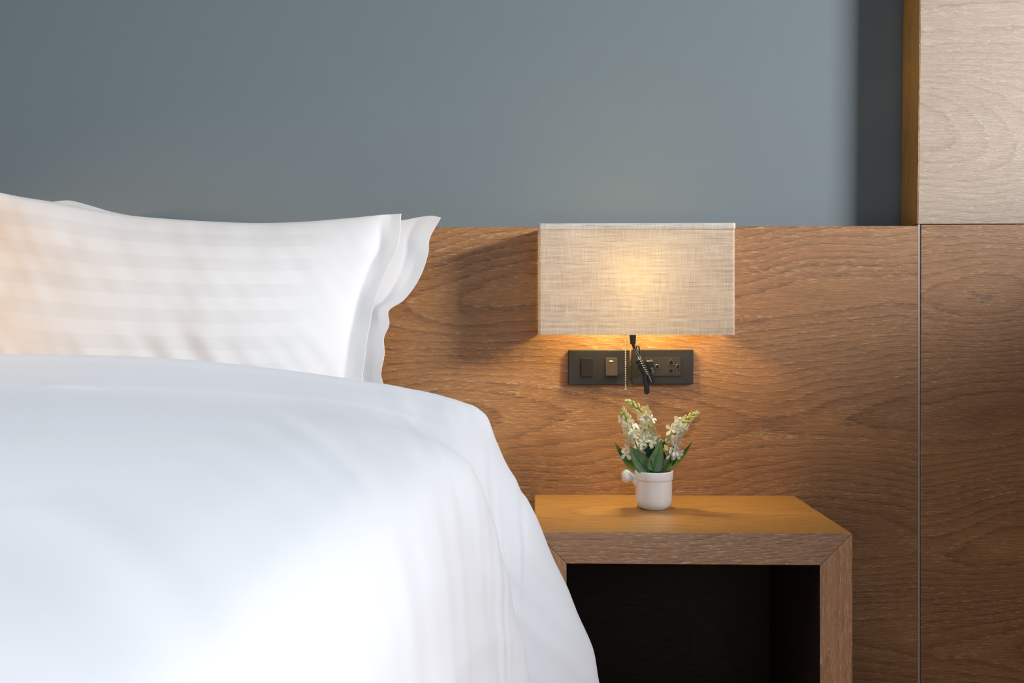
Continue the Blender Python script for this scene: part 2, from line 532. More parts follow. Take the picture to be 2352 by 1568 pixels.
# duvet: cross sections (X, z) at stations along the bed, right side hangs down and flares into one big fold
SECT = [
    (-.392, [(-1.05, .716), (-.77, .716), (-.5, .716), (-.25, .716), (-.15, .716), (-.105, .714), (-.088, .70), (-.086, .66), (-.086, .60), (-.085, .50), (-.085, .42), (-.085, .36)]),
    (-.405, [(-1.05, .745), (-.77, .745), (-.5, .742), (-.25, .732), (-.15, .722), (-.10, .714), (-.083, .700), (-.078, .67), (-.076, .60), (-.076, .50), (-.076, .42), (-.076, .35)]),
    (-.450, [(-1.05, .800), (-.77, .804), (-.5, .797), (-.22, .766), (-.13, .748), (-.080, .732), (-.064, .710), (-.060, .675), (-.055, .62), (-.05, .52), (-.05, .42), (-.05, .33)]),
    (-.500, [(-1.05, .793), (-.77, .796), (-.5, .788), (-.23, .761), (-.14, .742), (-.090, .722), (-.055, .690), (-.030, .640), (-.005, .58), (.020, .50), (.045, .41), (.055, .31)]),
    (-.550, [(-1.05, .782), (-.77, .785), (-.5, .777), (-.25, .755), (-.15, .733), (-.095, .708), (-.052, .670), (-.006, .608), (.022, .55), (.056, .47), (.084, .40), (.092, .30)]),
    (-.620, [(-1.05, .770), (-.77, .772), (-.5, .765), (-.27, .748), (-.17, .732), (-.110, .707), (-.070, .662), (-.035, .597), (-.010, .53), (.012, .46), (.028, .38), (.035, .30)]),
    (-.660, [(-1.05, .764), (-.77, .766), (-.5, .760), (-.28, .746), (-.18, .734), (-.112, .711), (-.080, .668), (-.062, .600), (-.053, .53), (-.040, .46), (-.018, .38), (-.015, .30)]),
    (-.710, [(-1.05, .758), (-.77, .760), (-.5, .756), (-.28, .746), (-.17, .733), (-.100, .712), (-.064, .672), (-.040, .605), (-.024, .54), (-.007, .46), (.004, .38), (.006, .30)]),
    (-.850, [(-1.05, .748), (-.77, .750), (-.5, .748), (-.28, .741), (-.18, .730), (-.110, .708), (-.074, .668), (-.054, .605), (-.044, .54), (-.036, .46), (-.032, .38), (-.03, .30)]),
    (-1.20, [(-1.05, .742), (-.77, .744), (-.5, .744), (-.28, .738), (-.18, .731), (-.120, .712), (-.088, .670), (-.072, .605), (-.066, .54), (-.062, .46), (-.060, .38), (-.06, .30)]),
    (-1.60, [(-1.05, .738), (-.77, .740), (-.5, .740), (-.28, .735), (-.18, .729), (-.125, .712), (-.094, .670), (-.080, .605), (-.074, .54), (-.070, .46), (-.068, .38), (-.07, .30)]),
    (-2.06, [(-1.05, .732), (-.77, .734), (-.5, .734), (-.28, .729), (-.18, .719), (-.128, .698), (-.098, .660), (-.084, .605), (-.078, .54), (-.074, .46), (-.072, .38), (-.07, .30)]),
]
LEFT = [(-1.96, .30), (-1.95, .45), (-1.92, .62), (-1.87, .72), (-1.78, .752), (-1.45, .755)]
DU = 190
DV = 230


def duvet_pt(u, v):
    """u 0..1 across, v 0..1 along"""
    tv = v * (len(SECT) - 1)
    rows = []
    for k in range(len(SECT)):
        pass
    i = int(min(max(math.floor(tv), 0), len(SECT) - 2))
    near = [SECT[min(max(j, 0), len(SECT) - 1)] for j in (i - 1, i, i + 1, i + 2)]
    f = tv - i
    npt = len(LEFT) + 12
    tu = u * (npt - 1)
    vals = []
    for y, right in near:
        dzl = right[0][1] - .75
        full = [(a, b + dzl * (k / len(LEFT))) for k, (a, b) in enumerate(LEFT)] + list(right)
        x, z = cr(full, tu)
        vals.append((x, y, z))
    # monotone (linear-tangent) blend along the bed
    out = []
    for c in range(3):
        p0, p1, p2, p3 = (vals[0][c], vals[1][c], vals[2][c], vals[3][c])
        h0 = near[1][0] - near[0][0] or 1e-9
        h1 = near[2][0] - near[1][0]
        h2 = near[3][0] - near[2][0] or 1e-9
        s1 = (p2 - p1) / h1
        s0 = (p1 - p0) / h0 if near[0] is not near[1] else s1
        s2 = (p3 - p2) / h2 if near[3] is not near[2] else s1
        m0, m1 = (s0 + s1) / 2 * h1, (s1 + s2) / 2 * h1
        f2, f3 = f * f, f ** 3
        out.append((2 * f3 - 3 * f2 + 1) * p1 + (f3 - 2 * f2 + f) * m0 + (-2 * f3 + 3 * f2) * p2 + (f3 - f2) * m1)
    return Vector(out)


def gauss(x, w): return math.exp(-(x / w) ** 2)


def duvet_disp(p, u):
    """soft ridges of the cloth, along the surface normal"""
    d = 0.0
    ed = min(1.0, max(0.0, (-.42 - p.y) / .06))
    # long folds running round the bed edge
    w = 1 / (1 + math.exp(-(p.x + .13) * 40))
    d += .0030 * w * noise.noise(Vector((p.x * 9 + p.z * 9, p.y * 1.3, 1.7)))
    d += .0026 * w * (.35 - abs(noise.noise(Vector((p.x * 26 + p.z * 24 + 2.2 * p.y, p.y * 1.6, 4.2)))))
    # soft folds that run across the bed and swing towards the foot near its right edge
    k = math.log(max(.12, p.y + 2.0) / min(.34, max(.03, .02 - p.x)) ** .37)
    near = 1 - .6 * max(0, min(1, (p.y + 1.0) / -.8))
    d += .0028 * near * noise.noise(Vector((k * 11.0, p.x * .9, 8.8)))
    d += .0017 * near * noise.noise(Vector((k * 21.0, p.x * 1.4, 2.8)))
    d += .0020 * noise.noise(Vector((p.x * .9, (p.y + .06 * p.x) * 9.0, 3.3))) * min(1, max(0, (-.1 - p.x) * 4))
    # the turned-down border: a small step across the bed
    yl = -.600 + .05 * max(0, p.x + .55)
    d += .0022 / (1 + math.exp((p.y - yl) * -260)) * (1 / (1 + math.exp((p.x + .12) * 40)))
    # pinch near the left of the border
    d += .004 * gauss(p.x + .60, .035) * gauss(p.y - yl + .004 + .05 * (p.x + .6), .006)
    d += -.003 * gauss(p.x + .14 + .5 * (p.y + .62), .006) * gauss(p.y + .60, .025)
    # crumple in the hanging fold
    if p.x > -.1 and p.z < .66:
        d += .004 * noise.noise(Vector((p.x * 14, p.y * 14 + p.z * 5, p.z * 9))) * min(1, (.66 - p.z) / .1)
    return d * ed


pts = [[duvet_pt(i / DU, j / DV) for i in range(DU + 1)] for j in range(DV + 1)]
bm = bmesh.new()
grid = []
for j in range(DV + 1):
    row = []
    for i in range(DU + 1):
        p = pts[j][i]
        du = pts[j][min(i + 1, DU)] - pts[j][max(i - 1, 0)]
        dv = pts[min(j + 1, DV)][i] - pts[max(j - 1, 0)][i]
        nn = dv.cross(du)
        nn = nn.normalized() if nn.length > 1e-12 else Vector((0, 0, 1))
        if nn.z < -.2: nn = -nn
        row.append(bm.verts.new(p + nn * duvet_disp(p, i / DU)))
    grid.append(row)
for j in range(DV):
    for i in range(DU):
        bm.faces.new((grid[j][i], grid[j + 1][i], grid[j + 1][i + 1], grid[j][i + 1]))
bmesh.ops.recalc_face_normals(bm, faces=bm.faces)
bm.normal_update()
if sum(f.normal.z for f in bm.faces) < 0:
    bmesh.ops.reverse_faces(bm, faces=bm.faces)
dv_o = obj('duvet', bm, M['sheet'], None, True)
tag(dv_o, 'white duvet spread over the bed, draping down beside the nightstand', 'duvet')
sm = dv_o.modifiers.new('thickness', 'SOLIDIFY')
sm.thickness = .008
sm.offset = -1
ss = dv_o.modifiers.new('smooth', 'SUBSURF')
ss.levels = ss.render_levels = 1


def pillow(name, label, zt, zb, xl, xr, ytop, ybot, thick, flange, seed, nu=150, nv=110, dips=()):
    """zt/zb: (us, zs) tables of the upper and lower edge; xl/xr: (vs, xs) tables of the side edges"""
    bm = bmesh.new()
    uvl = bm.loops.layers.uv.new('UVMap')

    def pos(u, v, side):
        a = (u + 1) / 2
        b = (v + 1) / 2
        x = xl(v) * (1 - a) + xr(v) * a
        z = zb(u) * (1 - b) + zt(u) * b
        y = ybot * (1 - b) + ytop * b
        uu = min(1.0, abs(u) / (1 - flange)) if u > 0 else abs(u)
        th = thick * max(0, 1 - uu ** 2.6) ** .8 * max(0, 1 - abs(v) ** 3.0) ** .62
        # heavier towards the bottom
        th *= 1 - .22 * v
        edge = min(1, (1 - uu) * 6) * min(1, (1 - abs(v)) * 6)
        w = .0
        rad = math.atan2(v * .6, u)
        e2 = 1 - edge * .75
        w += .007 * e2 * noise.noise(Vector((x * 16, z * 7, seed)))
        w += .006 * noise.noise(Vector((x * 5 + z * 3, z * 6 - x * 2, seed + 4)))
        w += .0035 * noise.noise(Vector((x * 30 + z * 22, z * 10, seed + 8))) * (1 if v < -.2 else .5)
        for (du, dv, ru, rv, amp) in dips:
            w -= amp * gauss(u - du, ru) * gauss(v - dv, rv)
        fl = 1 if u > 1 - flange else 0
        wave = .010 * fl * noise.noise(Vector((x * 9, z * 13, seed + 12))) * min(1, (u - 1 + flange) / (flange + 1e-6) * 2) if fl else 0
        return Vector((x, y - side * (th + w * min(1, th / .02)) + wave - side * .0006, z))

    grids = {}
    for side in (1, -1):
        g_ = []
        for j in range(nv + 1):
            v = math.sin((j / nv * 2 - 1) * PI / 2 * .94) / math.sin(PI / 2 * .94)
            row = []
            for i in range(nu + 1):
                u = math.sin((i / nu * 2 - 1) * PI / 2 * .9) / math.sin(PI / 2 * .9)
                row.append((bm.verts.new(pos(u, v, side)), ((u + 1) / 2, (v + 1) / 2)))
            g_.append(row)
        grids[side] = g_
        for j in range(nv):
            for i in range(nu):
                q = (g_[j][i], g_[j][i + 1], g_[j + 1][i + 1], g_[j + 1][i])
                if side < 0: q = tuple(reversed(q))
                f = bm.faces.new([k[0] for k in q])
                for lp, k in zip(f.loops, q): lp[uvl].uv = k[1]
    a, b = grids[1], grids[-1]
    border = [(0, i) for i in range(nu)] + [(j, nu) for j in range(nv)] + [(nv, i) for i in range(nu, 0, -1)] + [(j, 0) for j in range(nv, 0, -1)]
    for k in range(len(border)):
        j0, i0 = border[k]; j1, i1 = border[(k + 1) % len(border)]
        f = bm.faces.new((a[j0][i0][0], b[j0][i0][0], b[j1][i1][0], a[j1][i1][0]))
        for lp, uvv in zip(f.loops, (a[j0][i0][1],) * 2 + (a[j1][i1][1],) * 2): lp[uvl].uv = uvv
    bmesh.ops.recalc_face_normals(bm, faces=bm.faces)
    o = obj(name, bm, M['pillowcase'], None, True)
    tag(o, label, 'pillow')
    return o


def curve_px(samples, D):
    """pixel outline samples (px, py) -> list of (X, z) on the plane at D"""
    return [(P(a, b, D).x, P(a, b, D).z) for a, b in samples]


# front pillow
D1 = 1.57
top = curve_px([(-90, 424), (0, 440), (60, 452), (135, 464), (220, 481), (300, 494), (400, 503), (500, 509), (600, 512), (700, 509), (800, 501), (880, 493), (921, 490)], D1)
X0, X1 = top[0][0], top[-1][0]
tu = [2 * (x - X0) / (X1 - X0) - 1 for x, z in top]
tz = [z for x, z in top]
rgt = curve_px([(836, 930), (838, 884), (845, 810), (852, 750), (868, 670), (893, 600), (916, 560), (921, 490)], D1 - .06)
rv = [-1, -.72, -.42, -.18, .15, .45, .66, 1]
pillow('pillow', 'white striped pillow in front, leaning on the pillow behind it', lambda u: table(tu, tz, u), lambda u: ZM + .006 + .012 * (1 - u * u) * 0,
       lambda v: X0 - .01 + .03 * (1 - v * v), lambda v: table(rv, [x + (0.0) for x, z in rgt], v) + (X1 - rgt[-1][0]) * ((v + 1) / 2),
       -.180, -.275, .085, .09, 3.1,
       dips=((-.86, .45, .22, .5, .020), (-.55, .35, .22, .25, .008)))
# rear pillow
D2 = 1.68
top2 = curve_px([(60, 470), (110, 462), (150, 457), (170, 459), (210, 470), (250, 482), (300, 492), (400, 504), (560, 512), (700, 512), (820, 508), (921, 503), (960, 496), (990, 493), (1011, 497)], D2)
Xa, Xb = top2[0][0], top2[-1][0]
tu2 = [2 * (x - Xa) / (Xb - Xa) - 1 for x, z in top2]
tz2 = [z for x, z in top2]
edge2 = [(884, 930), (882, 884), (876, 860), (883, 812), (881, 776), (893, 745), (893, 712), (925, 690), (960, 640), (981, 582), (985, 545), (1011, 497)]
r2 = curve_px(edge2, D2)
zb2, zt2 = r2[0][1], r2[-1][1]
rv2 = [2 * (z - zb2) / (zt2 - zb2) - 1 for x, z in r2]
rv2[-1] = 1.0
pillow('pillow', 'white pillow at the back, against the headboard, its flange showing past the front pillow', lambda u: table(tu2, tz2, u), lambda u: ZM + .004,
       lambda v: Xa - .01 + .03 * (1 - v * v), lambda v: table(rv2, [x for x, z in r2], v),
       -.052, -.072, .040, .11, 17.7)

# ------------------------------------------------------------------ wall lamp
DL = 1.635
YS = DL - CAMD                       # front face of the shade
a, b = P(1237, 514, DL), P(1688.5, 769, DL)
SX0, SX1, SZ1, SZ0 = a.x, b.x, P(1460, 513, DL).z, P(1460, 769, DL).z
lamp = thing('wall_lamp', 'rectangular linen shade wall lamp glowing above the nightstand', 'lamp', ((SX0 + SX1) / 2, 0, (SZ0 + SZ1) / 2))


def rounded_u(x0, x1, yb, yf, r, n=6):
    """outline of the shade seen from above: open at the wall side"""
    pts = [(x0, yb)]
    for k in range(n + 1):
        t = PI + PI / 2 * k / n
        pts.append((x0 + r + r * math.cos(t), yf + r + r * math.sin(t)))
    for k in range(n + 1):
        t = -PI / 2 + PI / 2 * k / n
        pts.append((x1 - r + r * math.cos(t), yf + r + r * math.sin(t)))
    pts.append((x1, yb))
    return pts


def shade_wall(bm, prof, z0, z1, th):
    rows = []
    for off in (0, th):
        cx = (SX0 + SX1) / 2
        for z in (z0, z1):
            row = []
            for k, (x, y) in enumerate(prof):
                p0 = Vector(prof[max(k - 1, 0)]); p1 = Vector(prof[min(k + 1, len(prof) - 1)])
                t = (p1 - p0).normalized()
                nrm = Vector((-t.y, t.x))
                row.append(bm.verts.new((x + nrm.x * off, y + nrm.y * off, z)))
            rows.append(row)
    n = len(prof)
    for k in range(n - 1):
        bm.faces.new((rows[0][k], rows[0][k + 1], rows[1][k + 1], rows[1][k]))
        bm.faces.new((rows[2][k], rows[3][k], rows[3][k + 1], rows[2][k + 1]))
        bm.faces.new((rows[1][k], rows[1][k + 1], rows[3][k + 1], rows[3][k]))
        bm.faces.new((rows[0][k], rows[2][k], rows[2][k + 1], rows[0][k + 1]))
    for k in (0, n - 1):
        bm.faces.new((rows[0][k], rows[1][k], rows[3][k], rows[2][k]))
    bmesh.ops.recalc_face_normals(bm, faces=bm.faces)


bm = bmesh.new()
shade_wall(bm, rounded_u(SX0, SX1, -.001, YS, .005), SZ0, SZ1 - .002, .0012)
obj('lamp_shade', bm, M['burlap'], lamp)
bm = bmesh.new()
prof = rounded_u(SX0 - .0012, SX1 + .0015, -.001, YS - .0014, .006)
path_h = .0105
shade_wall(bm, prof, SZ1 - path_h, SZ1 + .0005, .004)
bevel(bm, .0008, 2)
tag(obj('shade_hem', bm, M['burlap_hem'], lamp, True), 'folded linen hem along the top of the shade')
cxl = (SX0 + SX1) / 2
bm = boxbm(cxl - .05, cxl + .05, -.012, -.0005, SZ0 + .05, SZ0 + .15, .003)
obj('wall_bracket', bm, M['brass'], lamp)
bm = bmesh.new()
zc = SZ0 + .070
tube(bm, [(cxl, -.012, zc - .035), (cxl, -.04, zc - .038), (cxl, -.058, zc - .034), (cxl, -.058, zc - .02)], .006, 10, 5)
lathe(bm, [(0, zc - .03), (.013, zc - .03), (.014, zc + .005), (.012, zc + .012), (0, zc + .012)], cxl, -.058, 20)
obj('bulb_holder', bm, M['brass'], lamp, True)
bm = bmesh.new()
lathe(bm, [(0, zc + .012), (.011, zc + .014), (.014, zc + .028), (.021, zc + .046), (.0225, zc + .058), (.019, zc + .070), (.010, zc + .078), (0, zc + .080)], cxl, -.058, 24)
obj('bulb', bm, M['bulb'], lamp, True)
zd = SZ1 - .030
obj('light_baffle', boxbm(cxl - .13, cxl + .13, -.054, -.0008, zd, zd + .004, .0015), M['brass'], lamp)  # added unseen plate, blocks bulb light from the wall above
# pull chain of beads and its bell
DC = 1.685
bm = bmesh.new()
nb = 24
for k in range(nb):
    p = P(1436.8, 769 + (888 - 769) * k / (nb - 1), DC)
    bmesh.ops.create_uvsphere(bm, u_segments=10, v_segments=8, radius=.00165, matrix=Matrix.Translation(p))
p0, p1 = P(1436.8, 764, DC), P(1436.8, 888, DC)
tube(bm, [p0, (p0 + p1) / 2, p1], .0005, 6, 2)
ch = obj('pull_chain', bm, M['chrome'], lamp, True)
bm = bmesh.new()
pe = P(1436.5, 895, DC)
lathe(bm, [(0, pe.z + .0072), (.0016, pe.z + .0072), (.0024, pe.z + .006), (.0026, pe.z + .0025), (.0040, pe.z + .0012), (.0040, pe.z), (0, pe.z)], pe.x, pe.y, 20)
b_ = obj('chain_bell', bm, M['chrome'], ch, True)
# power cord: strain relief, twin wires, the coiled bundle, the hanging loops, the plug
DP = 1.685
bm = bmesh.new()
c0, c1 = P(1453, 766, DP), P(1453.5, 790.5, DP)
wa, wb = 15.2 / F * DP / 2, 12.2 / F * DP / 2
ya, yb = .0045, .0035
hexa(bm, [(c1.x - wb, c1.y - yb, c1.z), (c1.x + wb, c1.y - yb, c1.z), (c1.x + wb, c1.y + yb, c1.z), (c1.x - wb, c1.y + yb, c1.z),
          (c0.x - wa, c0.y - ya, c0.z), (c0.x + wa, c0.y - ya, c0.z), (c0.x + wa, c0.y + ya, c0.z), (c0.x - wa, c0.y + ya, c0.z)])
bevel(bm, .001, 2)
obj('strain_relief', bm, M['rubber'], lamp)
bm = bmesh.new()
R = 1.45e-3
def PP(px, py, d=0.0): return P(px, py, DP + d)
for k in (-1, 1):
    tube(bm, [PP(1454 + k * 1.6, 789), PP(1457 + k * 1.7, 800), PP(1463 + k * 1.9, 812), PP(1470 + k * 2, 824), PP(1477 + k * 2, 842)], R, 8, 6)
tube(bm, [PP(1468, 824, .004), PP(1464, 808, .004), PP(1462, 797, .004), PP(1465, 794.5, .004), PP(1468, 798, .004), PP(1470, 812, .004), PP(1473, 826, .004)], R * .9, 8, 6)
# coil around the bundle
cA, cB = PP(1465, 823), PP(1485, 862)
ax = (cB - cA).normalized()
s1 = ax.cross(Vector((0, 1, 0))).normalized()
s2 = Vector((0, 1, 0))
turns = 8
pp = []
for k in range(turns * 10 + 1):
    t = k / (turns * 10)
    ang = 2 * PI * turns * t
    pp.append(cA + (cB - cA) * t + s1 * .0062 * math.cos(ang) + s2 * .0048 * math.sin(ang))
tube(bm, pp, R * 1.16, 8, 2)
tube(bm, [cA - ax * .001, (cA + cB) / 2, cB + ax * .002], .0047, 10, 4)
# hanging loops under the bundle
for dx, yy, bottom in ((-3.2, 0, 903), (0.4, -.002, 905), (3.4, .001, 902)):
    tube(bm, [PP(1482 + dx * .6, 856, yy), PP(1483 + dx, 872, yy), PP(1485 + dx, 888, yy), PP(1485.5 + dx, bottom, yy)], .0025, 9, 6)
# wires from the bundle up into the plug
for k in (0, 1):
    tube(bm, [PP(1488, 858, -.003), PP(1491 + k, 868, -.004), PP(1496 + k * 2, 878 + k, -.004), PP(1499.5 + k, 872, -.004), PP(1500 - k * 2, 856, -.004), PP(1497.5 - k * 2, 845, -.002)], R, 8, 6)
pc = obj('power_cord', bm, M['rubber'], lamp, True)
bm = bmesh.new()
q0, q1 = P(1485, 858, 1.70), P(1503.5, 828, 1.70)
box(bm, q0.x, q1.x, -.040, -.0105, q0.z, q1.z)
bevel(bm, .003, 3)
m0, m1 = P(1491, 849, 1.69), P(1499, 837, 1.69)
box(bm, m0.x, m1.x, -.052, -.038, m0.z, m1.z)
obj('plug', bm, M['rubber'], pc)

# ------------------------------------------------------------------ switch and outlet plates
DPL = 1.739


def plate_box(px0, px1, py0, py1, y0, y1, bv, D=DPL):
    A, B = P(px0, py1, D), P(px1, py0, D)
    return boxbm(A.x, B.x, y0, y1, A.z, B.z, bv, 3)


sw = thing('light_switch', 'dark grey double light switch, the plate behind the pull chain', 'light switch', P(1376, 843, CAMD))
obj('plate', plate_box(1305.5, 1446.5, 803.5, 883.5, -.011, -.0003, .0016), M['plate'], sw)
o1 = plate_box(1335, 1362, 822.5, 864.5, -.0135, -.010, .0006)
for v in o1.verts:
    if v.co.y < -.012: v.co.y += (v.co.z - P(1350, 843, DPL).z) * -.06 
obj('rocker', o1, M['rocker'], sw)
o2 = plate_box(1390.5, 1417.5, 821.5, 862.5, -.0145, -.010, .0006)
for v in o2.verts:
    if v.co.y < -.012: v.co.y += (v.co.z - P(1350, 843, DPL).z) * .07
rk = tag(obj('rocker', o2, M['rocker_up'], sw), 'bronze tinted rocker with a white indicator mark')
obj('indicator', plate_box(1399.5, 1407.5, 827.5, 830.5, -.0150, -.0130, .0003), M['indicator'], rk)

ou = thing('power_outlet', 'dark grey twin power outlet with a plug in its left socket', 'power outlet', P(1522, 843, CAMD))
obj('plate', plate_box(1451.5, 1593, 802.5, 882.5, -.011, -.0003, .0016), M['plate'], ou)
ins = obj('socket_insert', plate_box(1481.5, 1563.5, 821, 863, -.0122, -.010, .0004), M['insert'], ou)
kx = lambda px, py: (P(px, py, DPL).x, P(px, py, DPL).z)


def dome(cx, cy, w, h, up, n=8):
    pts = []
    for k in range(n + 1):
        t = PI * k / n
        pts.append((cx + w * math.cos(t), cy - up * (h * math.sin(t) - h / 2)))
    out = [kx(a, b) for a, b in pts]
    return out if up > 0 else out


def hole(outer, inner):
    bm = bmesh.new(); prism(bm, outer, -.0131, -.0120)
    bevel(bm, .0003, 1)
    r = obj('socket_rim', bm, M['rim'], ins)
    bm = bmesh.new(); prism(bm, inner, -.01325, -.0119)  # flat black inlay stands for the shade inside the hole
    return obj('socket_hole_inlay', bm, M['black'], ins)


for cx in (1541, 1496):
    hole(dome(cx, 832, 7.6, 13, 1), dome(cx, 832, 4.6, 9, 1))
    hole(dome(cx, 853, 7.6, 13, -1), dome(cx, 852, 4.6, 9, -1))
for cx in (1556, 1509):
    sq = lambda w, h, cx=cx: [kx(cx - w, 842), kx(cx - w * .7, 842 - h * .7), kx(cx, 842 - h), kx(cx + w, 842 - h), kx(cx + w, 842 + h), kx(cx, 842 + h), kx(cx - w * .7, 842 + h * .7)]
    hole(sq(5.6, 6.0), sq(3.4, 3.6))

# ------------------------------------------------------------------ potted flowers
DM = 1.622
K = F / DM                                    # px per metre here
pb = P(1501.5, 1171, DM)
CX, CY, CZ = pb.x, DM - CAMD, ZN
pot_t = thing('potted_flowers', 'white handled pot of cream artificial flowers on the nightstand', 'plant', (CX, CY, CZ))


def L(px, py, dy=0.0):
    """local placement: pixel offsets from the foot of the pot turned into metres"""
    return Vector((CX + (px - 1501.5) / K, CY + dy, CZ + (1170.5 - py) / K))


RB = 42.5 / K
HB = 87.5 / K
prof = [(0, .0004), (RB * .62, .0004), (RB * .66, .0), (RB * .70, .0016), (RB * .86, .0045), (RB * .95, .011), (RB * .975, .018), (RB * .98, .030),
        (RB * .985, HB * .74), (RB * .99, HB * .765), (RB * 1.03, HB * .78), (RB * 1.04, HB * .80), (RB * 1.04, HB * .97), (RB * 1.02, HB * .995), (RB * .98, HB),
        (RB * .93, HB * .985), (RB * .91, HB * .95), (RB * .90, .02), (0, .012)]
bm = bmesh.new()
lathe(bm, [(r, CZ + z) for r, z in prof], CX, CY, 64)
pot = obj('pot', bm, M['ceramic'], pot_t, True)
bm = bmesh.new()
tube(bm, [L(1472, 1107), L(1463, 1103), L(1456, 1099.5), L(1449, 1098), L(1442, 1096.5), L(1434, 1095.5), L(1428.6, 1095), L(1427.2, 1095)],
     [.0140, .0122, .0082, .0094, .0118, .0114, .0060, .0006], 24, 6)
obj('pot_handle', bm, M['ceramic'], pot, True)
bm = bmesh.new()
rs = RB * .905
zz = CZ + HB * .93
rings = []
for j in range(9):
    r = rs * j / 8
    row = [bm.verts.new((CX + r * math.cos(2 * PI * k / 36), CY + r * math.sin(2 * PI * k / 36), zz + .003 * noise.noise(Vector((r * 200 * math.cos(k), r * 200 * math.sin(k), 1))) + .003 * (1 - j / 8))) for k in range(36)] if j else [bm.verts.new((CX, CY, zz + .003))]
    rings.append(row)
for a_, b_ in zip(rings[:-1], rings[1:]):
    for k in range(36):
        k2 = (k + 1) % 36
        bm.faces.new((a_[0], b_[k], b_[k2]) if len(a_) == 1 else (a_[k], b_[k], b_[k2], a_[k2]))
obj('filling', bm, M['soil'], pot_t, True)


def leaf(base, tip, width, facing, mat, bow=.006, cup=.25, midrib=True, shape=.42):
    """base/tip points, facing = direction the blade looks at"""
    base, tip = Vector(base), Vector(tip)
    ax_ = tip - base
    ln = ax_.length
    t = ax_.normalized()
    f_ = Vector(facing)
    f_ = (f_ - t * f_.dot(t)).normalized()
    s = t.cross(f_).normalized()
    bm = bmesh.new()
    nu, nv = 8, 16
    rows = []
    for j in range(nv + 1):
        v = j / nv
        w = width * (math.sin(PI * v ** shape) ** .85 if v < 1 else 0) * (1 - .15 * v)
        if j == 0: w = width * .12
        if j == nv: w = width * .012
        row = []
        for i in range(nu + 1):
            u = i / nu * 2 - 1
            off = f_ * (math.sin(PI * v) * bow + cup * w * (u * u) * .5)
            row.append(bm.verts.new(base + ax_ * v + s * (u * w / 2) + off))
        rows.append(row)
    for j in range(nv):
        for i in range(nu):
            bm.faces.new((rows[j][i], rows[j][i + 1], rows[j + 1][i + 1], rows[j + 1][i]))
    bmesh.ops.solidify(bm, geom=list(bm.faces), thickness=.0005)
    lf = obj('leaf', bm, mat, pot_t, True)
    if midrib:
        bm = bmesh.new()
        path = [base + ax_ * v + f_ * (math.sin(PI * v) * bow + .0006) for v in (0.0, .25, .5, .78)]
        tube(bm, path, [.0013, .0012, .0009, .0003], 6, 5)
        for v, sg in ((.28, 1), (.42, -1), (.5, 1)):
            q = base + ax_ * v + f_ * (math.sin(PI * v) * bow + .0006)
            tube(bm, [q, q + t * .003 + s * sg * .004 + f_ * .0004, q + t * .006 + s * sg * .007 + f_ * .0006], [.0005, .0004, .0001], 5, 3)
        obj('leaf_midrib', bm, M['vein'], lf, True)
    return lf


leaf(L(1487, 1084, -.020), L(1442.5, 1024, -.027), .0320, (-.2, -1, .2), M['leaf_grey'], -.004, .3, shape=.60)
leaf(L(1497, 1083, -.022), L(1514.5, 1008, -.030), .0300, (0, -1, .2), M['leaf_grey'], -.003, .25, shape=.50)
leaf(L(1470, 1086, .004), L(1412, 1020, -.006), .024, (.4, -.9, .6), M['leaf_mid'], -.010, .5, False, shape=.50)
leaf(L(1493, 1085, .002), L(1485, 1007, .002), .028, (-.2, -1, 0), M['leaf_dark'], .002, .2, False, shape=.60)
leaf(L(1503, 1085, .008), L(1495, 1002, .010), .030, (.3, -1, 0), M['leaf_dark'], .002, .2, False, shape=.60)
leaf(L(1528, 1086, .004), L(1588, 1017, -.004), .020, (-.75, -.55, .6), M['leaf_mid'], -.009, .5, False, shape=.55)
leaf(L(1524, 1086, .012), L(1560, 1020, .016), .026, (-.4, -.9, .5), M['leaf_dark'], -.004, .3, False, shape=.55)
leaf(L(1512, 1086, -.012), L(1536, 1045, -.018), .016, (-.3, -1, .1), M['leaf_grey'], .002, .2, False, shape=.6)
leaf(L(1515, 1086, .000), L(1522, 1012, .012), .020, (.1, -1, .1), M['leaf_dark'], .002, .2, False)
leaf(L(1514, 1050, .012), L(1540, 1008, .014), .016, (0, -1, .1), M['leaf_mid'], .002, .2, False)


# floret and bud meshes are shared by their copies
def floret_bm(npet, ln, seed):
    rnd = random.Random(seed)
    bm = bmesh.new()
    for k in range(npet):
        a0 = 2 * PI * k / npet + rnd.uniform(-.15, .15)
        ll = ln * rnd.uniform(.85, 1.15)
        wd = ll * .62
        lift = rnd.uniform(.05, .45)
        d = Vector((math.cos(a0), math.sin(a0), 0)); s = Vector((-math.sin(a0), math.cos(a0), 0))
        rows = []
        for j in range(6):
            v = j / 5
            w = wd * (math.sin(PI * (v * .86 + .06)) ** .7) * (.5 + .5 * v if v < .6 else 1)
            if j == 5: w = wd * .28
            z = ll * (.42 * v - lift * v * v * 1.1)
            rows.append([bm.verts.new(d * (ll * v) + s * (u * w / 2) + Vector((0, 0, z + .10 * w * (u * u)))) for u in (-1, -.5, 0, .5, 1)])
        for j in range(5):
            for i in range(4):
                bm.faces.new((rows[j][i], rows[j][i + 1], rows[j + 1][i + 1], rows[j + 1][i]))
    bmesh.ops.solidify(bm, geom=list(bm.faces), thickness=.0003)
    tube(bm, [(0, 0, -.007), (0, 0, -.003), (0, 0, .001)], [.0007, .0009, .0016], 6, 3)
    return bm


def bud_bm():
    bm = bmesh.new()
    lathe(bm, [(0, 0), (.0011, .0008), (.0021, .0030), (.0022, .0050), (.0016, .0075), (.0006, .0092), (0, .0096)], 0, 0, 10)
    return bm


def mesh_of(bm, name, mats):
    me = bpy.data.meshes.new(name)
    bm.normal_update(); bm.to_mesh(me); bm.free()
    for m in mats: me.materials.append(m)
    for p in me.polygons: p.use_smooth = True
    return me


